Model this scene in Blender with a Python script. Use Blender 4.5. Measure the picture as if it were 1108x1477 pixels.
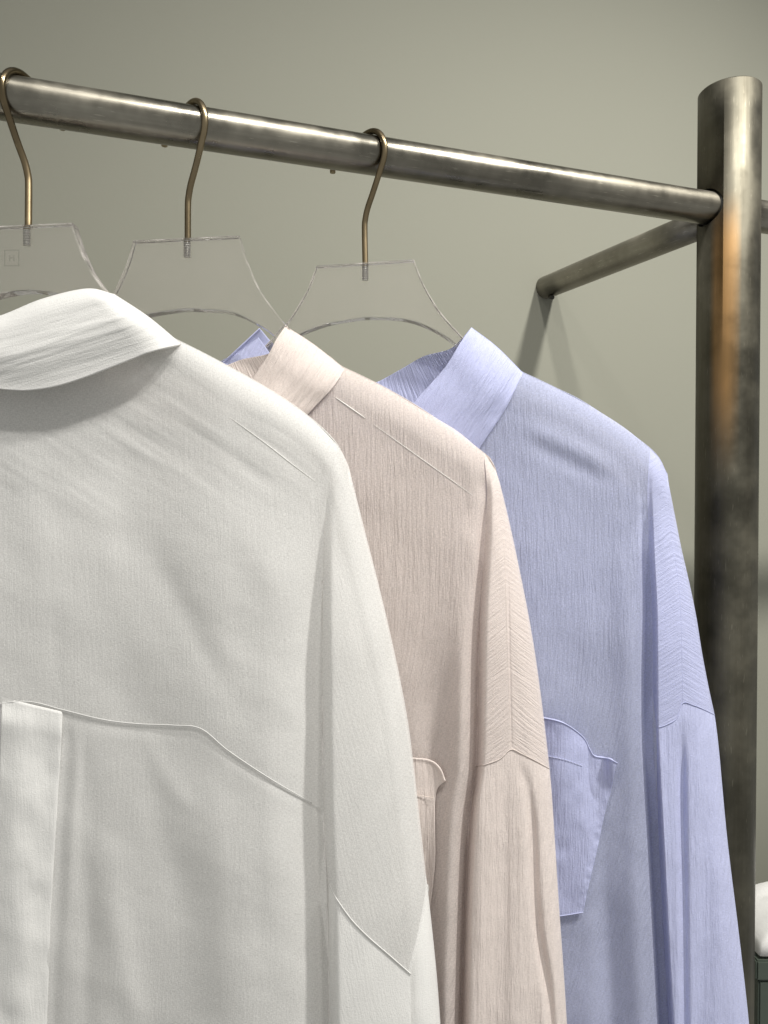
import bpy, bmesh, math
import numpy as np
from mathutils import Vector, Matrix

# ------------------------------------------------------------------ camera, light, exposure
for o in list(bpy.data.objects):
    bpy.data.objects.remove(o)
scene = bpy.context.scene
COL = scene.collection
F, CX, CY = 1066.0, 554.0, 738.5            # focal length and centre, in photograph pixels
PITCH = math.radians(1.0)
EYE = 1.5

cam_d = bpy.data.cameras.new("camera")
cam = bpy.data.objects.new("camera", cam_d)
COL.objects.link(cam)
cam_d.sensor_fit = 'VERTICAL'
cam_d.sensor_height = 36.0
cam_d.lens = F / 1477.0 * 36.0
cam_d.clip_start, cam_d.clip_end = 0.01, 60
cam.location = (0, 0, EYE)
cam.rotation_euler = (math.radians(90) - PITCH, 0, 0)
scene.camera = cam

world = bpy.data.worlds.new("World")
scene.world = world
world.use_nodes = True
bg = world.node_tree.nodes['Background']
bg.inputs['Color'].default_value = (0.96, 0.965, 0.925, 1)
bg.inputs['Strength'].default_value = 0.39

def lamp(name, kind, loc, target, power, size, color, spot=None, blend=0.5):
    d = bpy.data.lights.new(name, kind)
    d.energy = power
    d.color = color
    if kind == 'AREA':
        d.shape = 'DISK'
        d.size = size
    else:
        d.shadow_soft_size = size
    if kind == 'SPOT':
        d.spot_size = math.radians(spot)
        d.spot_blend = blend
    o = bpy.data.objects.new(name, d)
    COL.objects.link(o)
    o.location = loc
    o.rotation_euler = (Vector(target) - Vector(loc)).to_track_quat('-Z', 'Y').to_euler()
    return o

lamp("ceiling_spot", 'SPOT', (1.05, -0.08, 3.10), (0.40, 0.90, 1.02), 205, 0.08, (1.0, 0.98, 0.93), 72, 1.0)
lamp("ceiling_spot", 'SPOT', (0.35, -0.32, 3.10), (0.10, 0.70, 1.15), 66, 0.06, (1.0, 0.975, 0.93), 74, 1.0)
lamp("ceiling_spot", 'SPOT', (-0.40, -0.30, 3.10), (-0.2, 0.60, 1.15), 22, 0.06, (1.0, 0.975, 0.93), 74, 1.0)

vs = scene.view_settings
vs.view_transform = 'Standard'
vs.look = 'None'
vs.exposure = 0.08
vs.gamma = 1.0
vs.use_curve_mapping = False
scene.render.engine = 'CYCLES'
scene.cycles.use_adaptive_sampling = True
scene.cycles.adaptive_threshold = 0.02
scene.cycles.max_bounces = 7
scene.cycles.diffuse_bounces = 3
scene.cycles.transmission_bounces = 7
scene.cycles.transparent_max_bounces = 6

# ------------------------------------------------------------------ helpers
SP, CP = math.sin(PITCH), math.cos(PITCH)
def P(px, py, D):
    """point at metres D along the optical axis on the ray through a photograph pixel (arrays allowed)"""
    cx = (np.asarray(px, float) - CX) / F * D
    cy = -(np.asarray(py, float) - CY) / F * D
    D = np.asarray(D, float) + 0 * cx
    return np.stack([cx, D * CP + cy * SP, EYE - D * SP + cy * CP], -1)
def V(px, py, D):
    return Vector(P(px, py, D).tolist())

def pchip(pts):
    """monotone cubic through (x, y) pairs, held flat outside"""
    x = np.array([p[0] for p in pts], float); y = np.array([p[1] for p in pts], float)
    h = np.diff(x); d = np.diff(y) / h
    m = np.zeros_like(y)
    if len(x) > 2:
        for i in range(1, len(x) - 1):
            if d[i-1] * d[i] > 0:
                w1 = 2 * h[i] + h[i-1]; w2 = h[i] + 2 * h[i-1]
                m[i] = (w1 + w2) / (w1 / d[i-1] + w2 / d[i])
    m[0], m[-1] = d[0], d[-1]
    def f(q):
        q = np.clip(np.asarray(q, float), x[0], x[-1])
        i = np.clip(np.searchsorted(x, q) - 1, 0, len(h) - 1)
        t = (q - x[i]) / h[i]
        return ((1 + 2*t) * (1-t)**2 * y[i] + t * (1-t)**2 * h[i] * m[i]
                + t*t * (3-2*t) * y[i+1] + t*t * (t-1) * h[i] * m[i+1])
    return f

def curve(pts, n):
    """n points evenly spaced along a smooth curve through pts"""
    p = np.array(pts, float)
    if len(p) == 2:
        t = np.linspace(0, 1, n)[:, None]
        return p[0] * (1 - t) + p[1] * t
    q = np.vstack([2 * p[0] - p[1], p, 2 * p[-1] - p[-2]])
    out = []
    for i in range(1, len(q) - 2):
        t = np.linspace(0, 1, 24, endpoint=False)[:, None]
        a, b, c, d = q[i-1], q[i], q[i+1], q[i+2]
        out.append(0.5 * (2*b + (c-a)*t + (2*a-5*b+4*c-d)*t*t + (3*b-a-3*c+d)*t**3))
    out = np.vstack(out + [p[-1:]])
    L = np.r_[0, np.cumsum(np.linalg.norm(np.diff(out, axis=0), axis=1))]
    s = np.linspace(0, L[-1], n)
    return np.stack([np.interp(s, L, out[:, k]) for k in range(p.shape[1])], 1)

def sstep(a, b, x):
    t = np.clip((x - a) / (b - a), 0, 1)
    return t * t * (3 - 2 * t)

def dome(d, r):
    """quarter-round rise from 0 at the edge (d = 0) to 1 at d >= r"""
    t = 1 - np.clip(d / r, 0, 1)
    return np.sqrt(np.clip(1 - t * t, 0, 1))

def vnoise(x, y, seed=0):
    x = np.asarray(x, float); y = np.asarray(y, float)
    xi = np.floor(x).astype(np.int64); yi = np.floor(y).astype(np.int64)
    fx, fy = x - xi, y - yi
    fx = fx**3 * (fx * (fx * 6 - 15) + 10); fy = fy**3 * (fy * (fy * 6 - 15) + 10)
    def h(i, j):
        n = (i * 374761393 + j * 668265263 + seed * 1442695041) & 0xffffffff
        n = ((n ^ (n >> 13)) * 1274126177) & 0xffffffff
        return ((n ^ (n >> 16)) & 0xffff) / 65535.0 * 2 - 1
    a, b, c, d = h(xi, yi), h(xi+1, yi), h(xi, yi+1), h(xi+1, yi+1)
    return (a*(1-fx) + b*fx) * (1-fy) + (c*(1-fx) + d*fx) * fy

def fbm(x, y, seed=0, n=3):
    s, a = 0, 1.0
    for k in range(n):
        s = s + a * vnoise(x * 2**k + 17.3*k, y * 2**k - 9.1*k, seed + k)
        a *= 0.5
    return s

def rot(x, y, deg):
    c, s = math.cos(math.radians(deg)), math.sin(math.radians(deg))
    return x * c + y * s, -x * s + y * c

def link(name, me, mat, parent=None):
    o = bpy.data.objects.new(name, me)
    COL.objects.link(o)
    if mat is not None:
        me.materials.append(mat)
    if parent is not None:
        o.parent = parent
    return o

def grid_mesh(name, pts, uv, mat, parent, thick=0.0, smooth=True):
    """pts: (rows, cols, 3)"""
    r, c = pts.shape[:2]
    me = bpy.data.meshes.new(name)
    idx = np.arange(r * c).reshape(r, c)
    q = np.stack([idx[:-1, :-1], idx[1:, :-1], idx[1:, 1:], idx[:-1, 1:]], -1).reshape(-1, 4)
    me.vertices.add(r * c)
    me.vertices.foreach_set("co", pts.reshape(-1).astype(np.float32))
    me.loops.add(q.size)
    me.loops.foreach_set("vertex_index", q.reshape(-1).astype(np.int32))
    me.polygons.add(len(q))
    me.polygons.foreach_set("loop_start", (np.arange(len(q)) * 4).astype(np.int32))
    me.polygons.foreach_set("loop_total", np.full(len(q), 4, np.int32))
    me.polygons.foreach_set("use_smooth", np.full(len(q), smooth, bool))
    if uv is not None:
        l = me.uv_layers.new(name="UVMap")
        l.data.foreach_set("uv", uv.reshape(-1, 2)[q.reshape(-1)].reshape(-1).astype(np.float32))
    me.update(calc_edges=True)
    me.validate()
    o = link(name, me, mat, parent)
    if thick:
        m = o.modifiers.new("thickness", 'SOLIDIFY')
        m.thickness = thick
        m.offset = -1
    return o

def coons(top, bottom, left, right, ns, nt):
    T, B = curve(top, ns), curve(bottom, ns)
    L, R = curve(left, nt), curve(right, nt)
    s = np.linspace(0, 1, ns)[None, :, None]; t = np.linspace(0, 1, nt)[:, None, None]
    S = (1-t) * T[None] + t * B[None] + (1-s) * L[:, None] + s * R[:, None]
    S -= (1-t)*((1-s)*T[0] + s*T[-1]) + t*((1-s)*B[0] + s*B[-1])
    return S[..., 0], S[..., 1], s[..., 0] + 0*t[..., 0], t[..., 0] + 0*s[..., 0]

def cloth(name, D, top, bottom, left, right, ns, nt, W, mat, parent, uvf=None, thick=0.0007):
    """a piece of cloth bounded by four curves; W gives how far it stands out towards the camera (mm)"""
    x, y, s, t = coons(top, bottom, left, right, ns, nt)
    w = W(x, y, s, t)
    p = P(x, y, D - w / 1000.0)
    k = D / F * 1000
    u, v = (x * k, y * k) if uvf is None else [a * k for a in uvf(x, y, s, t)]
    return grid_mesh(name, p, np.stack([u, v], -1), mat, parent, thick)

def tube_mesh(name, pts, rad, mat, parent=None, seg=10, caps=True):
    pts = [Vector(p) for p in pts]
    n = len(pts)
    rads = rad if hasattr(rad, '__len__') else [rad] * n
    bm = bmesh.new()
    tan = [(pts[min(i+1, n-1)] - pts[max(i-1, 0)]).normalized() for i in range(n)]
    up = Vector((0, 0, 1)) if abs(tan[0].z) < 0.9 else Vector((1, 0, 0))
    nrm = (up - tan[0] * up.dot(tan[0])).normalized()
    rings = []
    for i in range(n):
        nrm = (nrm - tan[i] * nrm.dot(tan[i])).normalized()
        bi = tan[i].cross(nrm)
        rings.append([bm.verts.new(pts[i] + (nrm * math.cos(2*math.pi*k/seg) + bi * math.sin(2*math.pi*k/seg)) * rads[i])
                      for k in range(seg)])
    for a, b in zip(rings[:-1], rings[1:]):
        for k in range(seg):
            bm.faces.new((a[k], a[(k+1) % seg], b[(k+1) % seg], b[k])).smooth = True
    if caps:
        bm.faces.new(rings[0][::-1]); bm.faces.new(rings[-1])
    bm.normal_update()
    me = bpy.data.meshes.new(name)
    bm.to_mesh(me); bm.free()
    return link(name, me, mat, parent)

def thing(name, label, cat, loc, group=None):
    o = bpy.data.objects.new(name, None)
    COL.objects.link(o)
    o.location = loc
    o.empty_display_size = 0.05
    o['label'] = label
    o['category'] = cat
    if group:
        o['group'] = group
    bpy.context.view_layer.update()
    return o
def adopt(root):
    """children were built in world space: keep them where they are"""
    inv = Matrix.Translation(root.location).inverted()
    for c in root.children:
        c.matrix_parent_inverse = inv

# ------------------------------------------------------------------ materials
def mat_new(name):
    m = bpy.data.materials.new(name)
    m.use_nodes = True
    nt = m.node_tree
    nt.nodes.clear()
    out = nt.nodes.new('ShaderNodeOutputMaterial')
    return m, nt, out
def N(nt, kind, **kw):
    n = nt.nodes.new(kind)
    for k, v in kw.items():
        if k in n.inputs:
            n.inputs[k].default_value = v
        else:
            setattr(n, k, v)
    return n

def fabric(name, col, crinkle=0.5, trans=0.22, period=2.6, weave=0.25, mottle=0.05, sheer=0.0):
    m, nt, out = mat_new(name)
    L = nt.links.new
    uv = N(nt, 'ShaderNodeUVMap')
    # crepe lines: noise drawn out along v
    mp = N(nt, 'ShaderNodeMapping'); mp.inputs['Scale'].default_value = (1/period, 0.028/period*2.6, 1)
    L(uv.outputs['UV'], mp.inputs['Vector'])
    wob = N(nt, 'ShaderNodeTexNoise', Scale=0.05, Detail=1.0)
    L(uv.outputs['UV'], wob.inputs['Vector'])
    addv = N(nt, 'ShaderNodeVectorMath', operation='MULTIPLY_ADD')
    L(wob.outputs['Color'], addv.inputs[0]); addv.inputs[1].default_value = (1.1, 0.3, 0)
    L(mp.outputs['Vector'], addv.inputs[2])
    n1 = N(nt, 'ShaderNodeTexNoise', Scale=1.0, Detail=3.0, Roughness=0.6)
    L(addv.outputs[0], n1.inputs['Vector'])
    patch = N(nt, 'ShaderNodeTexNoise', Scale=0.022, Detail=2.0)
    L(uv.outputs['UV'], patch.inputs['Vector'])
    pr = N(nt, 'ShaderNodeMapRange'); pr.inputs[1].default_value = .35; pr.inputs[2].default_value = .65
    pr.inputs[3].default_value = .55; pr.inputs[4].default_value = 1.0
    L(patch.outputs['Fac'], pr.inputs[0])
    mu = N(nt, 'ShaderNodeMath', operation='MULTIPLY')
    L(n1.outputs['Fac'], mu.inputs[0]); L(pr.outputs[0], mu.inputs[1])
    b1 = N(nt, 'ShaderNodeBump', Strength=crinkle, Distance=0.0026)
    L(mu.outputs[0], b1.inputs['Height'])
    # weave: fine threads both ways
    mw = N(nt, 'ShaderNodeMapping'); mw.inputs['Scale'].default_value = (1.9, 0.5, 1)
    L(uv.outputs['UV'], mw.inputs['Vector'])
    n2 = N(nt, 'ShaderNodeTexNoise', Scale=1.0, Detail=2.0)
    L(mw.outputs['Vector'], n2.inputs['Vector'])
    mw2 = N(nt, 'ShaderNodeMapping'); mw2.inputs['Scale'].default_value = (0.45, 1.9, 1)
    L(uv.outputs['UV'], mw2.inputs['Vector'])
    n3 = N(nt, 'ShaderNodeTexNoise', Scale=1.0, Detail=2.0)
    L(mw2.outputs['Vector'], n3.inputs['Vector'])
    ad = N(nt, 'ShaderNodeMath', operation='ADD')
    L(n2.outputs['Fac'], ad.inputs[0]); L(n3.outputs['Fac'], ad.inputs[1])
    b2 = N(nt, 'ShaderNodeBump', Strength=weave, Distance=0.0009)
    L(ad.outputs[0], b2.inputs['Height']); L(b1.outputs['Normal'], b2.inputs['Normal'])
    # slub colour: threads a shade lighter or darker
    mr = N(nt, 'ShaderNodeMapRange'); mr.inputs[1].default_value = .6; mr.inputs[2].default_value = 1.4
    mr.inputs[3].default_value = 1 - mottle; mr.inputs[4].default_value = 1 + mottle
    L(ad.outputs[0], mr.inputs[0])
    cm = N(nt, 'ShaderNodeVectorMath', operation='SCALE')
    cm.inputs[0].default_value = col
    ml = N(nt, 'ShaderNodeMapRange'); ml.inputs[1].default_value = .32; ml.inputs[2].default_value = .68
    ml.inputs[3].default_value = 1 - crinkle * 0.06; ml.inputs[4].default_value = 1 + crinkle * 0.04
    L(n1.outputs['Fac'], ml.inputs[0])
    mm = N(nt, 'ShaderNodeMath', operation='MULTIPLY'); L(mr.outputs[0], mm.inputs[0]); L(ml.outputs[0], mm.inputs[1])
    L(mm.outputs[0], cm.inputs['Scale'])
    pb = N(nt, 'ShaderNodeBsdfPrincipled', Roughness=0.85)
    pb.inputs['Specular IOR Level'].default_value = 0.18
    pb.inputs['Sheen Weight'].default_value = 0.12
    pb.inputs['Sheen Roughness'].default_value = 0.5
    L(cm.outputs[0], pb.inputs['Base Color']); L(b2.outputs['Normal'], pb.inputs['Normal'])
    tr = N(nt, 'ShaderNodeBsdfTranslucent')
    L(cm.outputs[0], tr.inputs['Color']); L(b2.outputs['Normal'], tr.inputs['Normal'])
    mx = N(nt, 'ShaderNodeMixShader', Fac=trans)
    L(pb.outputs[0], mx.inputs[1]); L(tr.outputs[0], mx.inputs[2])
    res = mx.outputs[0]
    if sheer:
        tp = N(nt, 'ShaderNodeBsdfTransparent')
        # open weave: a little more see-through between the threads
        sm = N(nt, 'ShaderNodeMapRange'); sm.inputs[1].default_value = .7; sm.inputs[2].default_value = 1.3
        sm.inputs[3].default_value = sheer * 1.25; sm.inputs[4].default_value = sheer * 0.75
        L(ad.outputs[0], sm.inputs[0])
        ms = N(nt, 'ShaderNodeMixShader')
        L(sm.outputs[0], ms.inputs[0]); L(res, ms.inputs[1]); L(tp.outputs[0], ms.inputs[2])
        res = ms.outputs[0]
    L(res, out.inputs['Surface'])
    return m

def metal(name, col, col2, rough, axis, scale=60, bump=0.12, painted_glint=None):
    """brushed metal, streaks running along the given object axis"""
    m, nt, out = mat_new(name)
    L = nt.links.new
    tc = N(nt, 'ShaderNodeTexCoord')
    mp = N(nt, 'ShaderNodeMapping')
    sc = [1.0, 1.0, 1.0]; sc[axis] = 0.035
    mp.inputs['Scale'].default_value = sc
    L(tc.outputs['Object'], mp.inputs['Vector'])
    n1 = N(nt, 'ShaderNodeTexNoise', Scale=scale*12, Detail=4.0)
    L(mp.outputs[0], n1.inputs['Vector'])
    n2 = N(nt, 'ShaderNodeTexNoise', Scale=scale*0.5, Detail=5.0, Roughness=0.65)
    L(mp.outputs[0], n2.inputs['Vector'])
    n3 = N(nt, 'ShaderNodeTexNoise', Scale=scale*6, Detail=5.0, Roughness=0.7)
    L(tc.outputs['Object'], n3.inputs['Vector'])
    ramp = N(nt, 'ShaderNodeMix', data_type='RGBA')
    ramp.inputs[6].default_value = (*col, 1); ramp.inputs[7].default_value = (*col2, 1)
    sr = N(nt, 'ShaderNodeMapRange'); sr.inputs[1].default_value = .38; sr.inputs[2].default_value = .66
    L(n2.outputs['Fac'], sr.inputs[0]); L(sr.outputs[0], ramp.inputs[0])
    color = ramp.outputs[2]
    mps = N(nt, 'ShaderNodeMapping'); sc2 = [1.0, 1.0, 1.0]; sc2[axis] = 0.10; mps.inputs['Scale'].default_value = sc2
    mps.inputs['Rotation'].default_value = (0.10, 0.13, 0.07)
    L(tc.outputs['Object'], mps.inputs['Vector'])
    ns = N(nt, 'ShaderNodeTexNoise', Scale=scale*14, Detail=2.0, Roughness=0.5); L(mps.outputs[0], ns.inputs['Vector'])
    nm = N(nt, 'ShaderNodeTexNoise', Scale=scale*0.28, Detail=4.0, Roughness=0.6); L(tc.outputs['Object'], nm.inputs['Vector'])
    s1 = N(nt, 'ShaderNodeMapRange'); s1.inputs[1].default_value = .66; s1.inputs[2].default_value = .74; s1.inputs[3].default_value = 1.0; s1.inputs[4].default_value = 1.5
    L(ns.outputs['Fac'], s1.inputs[0])
    s2 = N(nt, 'ShaderNodeMapRange'); s2.inputs[1].default_value = .35; s2.inputs[2].default_value = .65; s2.inputs[3].default_value = .68; s2.inputs[4].default_value = 1.2
    L(nm.outputs['Fac'], s2.inputs[0])
    s3 = N(nt, 'ShaderNodeMath', operation='MULTIPLY'); L(s1.outputs[0], s3.inputs[0]); L(s2.outputs[0], s3.inputs[1])
    s4 = N(nt, 'ShaderNodeVectorMath', operation='SCALE'); L(color, s4.inputs[0]); L(s3.outputs[0], s4.inputs['Scale'])
    color = s4.outputs[0]
    if painted_glint:
        z0, z1, glint_col = painted_glint
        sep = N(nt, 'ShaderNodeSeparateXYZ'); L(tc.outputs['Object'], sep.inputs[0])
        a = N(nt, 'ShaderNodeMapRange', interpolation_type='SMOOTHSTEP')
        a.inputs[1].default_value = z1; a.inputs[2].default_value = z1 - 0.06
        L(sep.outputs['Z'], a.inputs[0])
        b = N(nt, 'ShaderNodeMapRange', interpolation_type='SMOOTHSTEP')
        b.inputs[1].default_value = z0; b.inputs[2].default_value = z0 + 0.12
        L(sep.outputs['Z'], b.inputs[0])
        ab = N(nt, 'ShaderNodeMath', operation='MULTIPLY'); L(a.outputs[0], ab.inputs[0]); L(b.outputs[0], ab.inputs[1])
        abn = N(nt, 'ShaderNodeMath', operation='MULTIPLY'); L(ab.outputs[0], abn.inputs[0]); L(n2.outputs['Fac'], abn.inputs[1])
        # warm lamp reflection painted into the colour, below the rail on the camera-facing side
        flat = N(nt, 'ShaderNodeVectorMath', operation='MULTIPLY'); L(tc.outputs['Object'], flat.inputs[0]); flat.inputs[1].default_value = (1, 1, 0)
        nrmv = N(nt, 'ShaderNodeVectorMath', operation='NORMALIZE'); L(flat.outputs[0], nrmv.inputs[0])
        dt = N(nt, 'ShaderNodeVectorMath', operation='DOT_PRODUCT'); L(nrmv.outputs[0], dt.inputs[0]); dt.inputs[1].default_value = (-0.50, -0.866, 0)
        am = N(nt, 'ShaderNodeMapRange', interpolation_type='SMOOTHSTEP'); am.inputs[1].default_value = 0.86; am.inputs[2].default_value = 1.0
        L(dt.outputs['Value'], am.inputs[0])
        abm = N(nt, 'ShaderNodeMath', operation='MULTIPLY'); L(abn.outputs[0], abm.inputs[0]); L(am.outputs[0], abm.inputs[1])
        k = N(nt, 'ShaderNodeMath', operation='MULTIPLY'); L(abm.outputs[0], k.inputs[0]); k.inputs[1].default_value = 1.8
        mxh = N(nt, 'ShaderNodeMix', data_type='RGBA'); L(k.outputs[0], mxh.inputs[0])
        L(color, mxh.inputs[6]); mxh.inputs[7].default_value = (*glint_col, 1)
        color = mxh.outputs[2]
    pb = N(nt, 'ShaderNodeBsdfPrincipled', Metallic=1.0)
    rr = N(nt, 'ShaderNodeMapRange'); rr.inputs[1].default_value = .3; rr.inputs[2].default_value = .7
    rr.inputs[3].default_value = rough - .06; rr.inputs[4].default_value = rough + .12
    L(n2.outputs['Fac'], rr.inputs[0])
    rb = N(nt, 'ShaderNodeMapRange'); rb.inputs[1].default_value = .38; rb.inputs[2].default_value = .62; rb.inputs[3].default_value = -0.07; rb.inputs[4].default_value = 0.14
    L(nm.outputs['Fac'], rb.inputs[0])
    rs = N(nt, 'ShaderNodeMath', operation='ADD'); L(rr.outputs[0], rs.inputs[0]); L(rb.outputs[0], rs.inputs[1])
    L(rs.outputs[0], pb.inputs['Roughness'])
    b1 = N(nt, 'ShaderNodeBump', Strength=bump, Distance=0.0003)
    L(n1.outputs['Fac'], b1.inputs['Height'])
    b2 = N(nt, 'ShaderNodeBump', Strength=bump*.12, Distance=0.0003)
    L(n3.outputs['Fac'], b2.inputs['Height']); L(b1.outputs['Normal'], b2.inputs['Normal'])
    L(b2.outputs['Normal'], pb.inputs['Normal'])
    L(color, pb.inputs['Base Color'])
    L(pb.outputs[0], out.inputs['Surface'])
    return m

def plain(name, col, rough=0.6, metallic=0.0):
    m, nt, out = mat_new(name)
    pb = N(nt, 'ShaderNodeBsdfPrincipled', Roughness=rough, Metallic=metallic)
    tc = N(nt, 'ShaderNodeTexCoord')
    n = N(nt, 'ShaderNodeTexNoise', Scale=90, Detail=4.0)
    nt.links.new(tc.outputs['Object'], n.inputs['Vector'])
    mr = N(nt, 'ShaderNodeMapRange'); mr.inputs[3].default_value = .9; mr.inputs[4].default_value = 1.1
    nt.links.new(n.outputs['Fac'], mr.inputs[0])
    cm = N(nt, 'ShaderNodeVectorMath', operation='SCALE'); cm.inputs[0].default_value = col
    nt.links.new(mr.outputs[0], cm.inputs['Scale'])
    nt.links.new(cm.outputs[0], pb.inputs['Base Color'])
    nt.links.new(pb.outputs[0], out.inputs['Surface'])
    return m

def wall_mat():
    m, nt, out = mat_new("wall_paint")
    L = nt.links.new
    tc = N(nt, 'ShaderNodeTexCoord')
    n1 = N(nt, 'ShaderNodeTexNoise', Scale=2.2, Detail=4.0); L(tc.outputs['Object'], n1.inputs['Vector'])
    n2 = N(nt, 'ShaderNodeTexNoise', Scale=240, Detail=3.0); L(tc.outputs['Object'], n2.inputs['Vector'])
    mx = N(nt, 'ShaderNodeMix', data_type='RGBA')
    mx.inputs[6].default_value = (0.250, 0.248, 0.203, 1); mx.inputs[7].default_value = (0.270, 0.268, 0.221, 1)
    L(n1.outputs['Fac'], mx.inputs[0])
    pb = N(nt, 'ShaderNodeBsdfPrincipled', Roughness=0.75)
    pb.inputs['Specular IOR Level'].default_value = 0.25
    L(mx.outputs[2], pb.inputs['Base Color'])
    b = N(nt, 'ShaderNodeBump', Strength=0.14, Distance=0.0006); L(n2.outputs['Fac'], b.inputs['Height'])
    L(b.outputs['Normal'], pb.inputs['Normal'])
    L(pb.outputs[0], out.inputs['Surface'])
    return m

def acrylic_mat(name, haze, rough, relief):
    m, nt, out = mat_new(name)
    L = nt.links.new
    tc = N(nt, 'ShaderNodeTexCoord')
    n = N(nt, 'ShaderNodeTexNoise', Scale=130, Detail=2.0); L(tc.outputs['Object'], n.inputs['Vector'])
    b = N(nt, 'ShaderNodeBump', Strength=0.05, Distance=0.0004); L(n.outputs['Fac'], b.inputs['Height'])
    pb = N(nt, 'ShaderNodeBsdfPrincipled', Roughness=0.015, IOR=1.49)
    pb.inputs['Base Color'].default_value = (0.975, 0.965, 0.95, 1)
    pb.inputs['Transmission Weight'].default_value = 1.0
    pb.inputs['Roughness'].default_value = rough
    b.inputs['Strength'].default_value = relief
    L(b.outputs['Normal'], pb.inputs['Normal'])
    df = N(nt, 'ShaderNodeBsdfDiffuse'); df.inputs['Color'].default_value = (0.85, 0.79, 0.75, 1)
    ms = N(nt, 'ShaderNodeMixShader', Fac=haze)
    if relief > 0.3:
        ng = N(nt, 'ShaderNodeTexNoise', Scale=70, Detail=2.0, Roughness=0.5); L(tc.outputs['Object'], ng.inputs['Vector'])
        gr = N(nt, 'ShaderNodeMapRange'); gr.inputs[1].default_value = .45; gr.inputs[2].default_value = .68
        gr.inputs[3].default_value = 0.08; gr.inputs[4].default_value = haze
        L(ng.outputs['Fac'], gr.inputs[0]); L(gr.outputs[0], ms.inputs[0])
    L(pb.outputs[0], ms.inputs[1]); L(df.outputs[0], ms.inputs[2])
    L(ms.outputs[0], out.inputs['Surface'])
    return m

KW = dict(crinkle=0.20, trans=0.24, period=1.9, weave=0.26, mottle=0.06)
KC = dict(crinkle=0.70, trans=0.26, period=1.8, weave=0.28, mottle=0.10)
M_WHITE = fabric("white_cotton", (0.87, 0.86, 0.84), **KW)
M_WHITE_S = fabric("white_cotton_single_layer", (0.88, 0.87, 0.85), sheer=0.31, **KW)
M_PINK = fabric("blush_crepe", (0.84, 0.75, 0.705), **KC)
M_PINK_S = fabric("blush_crepe_single_layer", (0.84, 0.75, 0.705), sheer=0.30, **KC)
M_BLUE = fabric("periwinkle_crepe", (0.585, 0.612, 0.85), **KC)
M_BLUE_S = fabric("periwinkle_crepe_single_layer", (0.60, 0.63, 0.83), sheer=0.36, **KC)
KR = dict(KC, crinkle=0.45, period=1.9)
M_PINK_R = fabric("blush_crepe_ribbed", (0.84, 0.75, 0.705), sheer=0.14, **KR)
M_BLUE_R = fabric("periwinkle_crepe_ribbed", (0.585, 0.612, 0.85), sheer=0.14, **KR)
M_RAIL = metal("brushed_steel", (0.36, 0.34, 0.288), (0.17, 0.157, 0.128), 0.23, 0, painted_glint=None)
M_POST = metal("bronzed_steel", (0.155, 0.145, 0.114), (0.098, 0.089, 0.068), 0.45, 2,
               painted_glint=(-0.27, 0.015, (0.34, 0.205, 0.09)))  # orange strip: a warm reflection put into the post's base colour
M_TUBE = metal("tube_steel", (0.36, 0.34, 0.29), (0.26, 0.24, 0.20), 0.42, 0)
M_HOOK = metal("antique_brass", (0.27, 0.215, 0.135), (0.19, 0.145, 0.085), 0.22, 2, scale=40, bump=0.03)
M_WALL = wall_mat()
M_ACRYL = acrylic_mat("clear_acrylic", 0.045, 0.012, 0.05)
M_EDGE = acrylic_mat("cut_acrylic_edge", 0.36, 0.03, 0.35)
M_DARK = plain("dark_steel", (0.03, 0.028, 0.022), 0.5)
M_PEG = plain("steel_peg", (0.30, 0.28, 0.24), 0.35, 1.0)
M_GLINT_W = plain("glint_white", (0.88, 0.87, 0.83), 0.5)  # pale colour of the modelled hanger-edge highlights
M_THREAD_P = plain("pink_thread", (0.74, 0.64, 0.575), 0.8)
M_THREAD_B = plain("blue_thread", (0.55, 0.57, 0.76), 0.8)
M_INSERT = plain("threaded_steel", (0.55, 0.54, 0.50), 0.3, 0.8)
M_MARK = plain("etched_grey", (0.30, 0.29, 0.25), 0.6)
M_NAVY = plain("navy_label", (0.05, 0.06, 0.20), 0.7)
M_GREEN = plain("dark_green_laminate", (0.06, 0.075, 0.06), 0.5)

# ------------------------------------------------------------------ wall
ANG = math.radians(19.5)
E1 = Vector((math.cos(ANG), math.sin(ANG), 0))       # along the wall, to the right
EN = Vector((math.sin(ANG), -math.cos(ANG), 0))      # out of the wall
CONTACT = V(787, 415, 1.008)
def wall():
    bm = bmesh.new()
    c = CONTACT.copy(); c.z = EYE
    vs_ = []
    for a, b in ((-3, -1.5), (3, -1.5), (3, 2.2), (-3, 2.2)):
        vs_.append(bm.verts.new(E1 * a + Vector((0, 0, b))))
    f = bm.faces.new(vs_)
    g = bmesh.ops.extrude_face_region(bm, geom=[f])
    bmesh.ops.translate(bm, vec=-EN * 0.1, verts=[v for v in g['geom'] if isinstance(v, bmesh.types.BMVert)])
    bmesh.ops.recalc_face_normals(bm, faces=bm.faces)
    me = bpy.data.meshes.new("wall"); bm.to_mesh(me); bm.free()
    o = link("wall", me, M_WALL)
    o.location = c
    o['kind'] = 'structure'
    o['label'] = "plain grey-green painted wall behind the clothes rack"
wall()

# ------------------------------------------------------------------ clothes rack
RR = 0.015
RA, RB = V(50, 147.5, 0.521), V(1000, 297, 0.706)
RD = (RB - RA).normalized()
def rail_at(px):
    """point on the rail's axis seen at this column"""
    k = (px - CX) / F
    # (RA + t RD).x = k * depth
    fw = Vector((0, CP, -SP))
    o = Vector((0, 0, EYE))
    t = (k * (RA - o).dot(fw) - RA.x) / (RD.x - k * RD.dot(fw))
    return RA + RD * t

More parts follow.
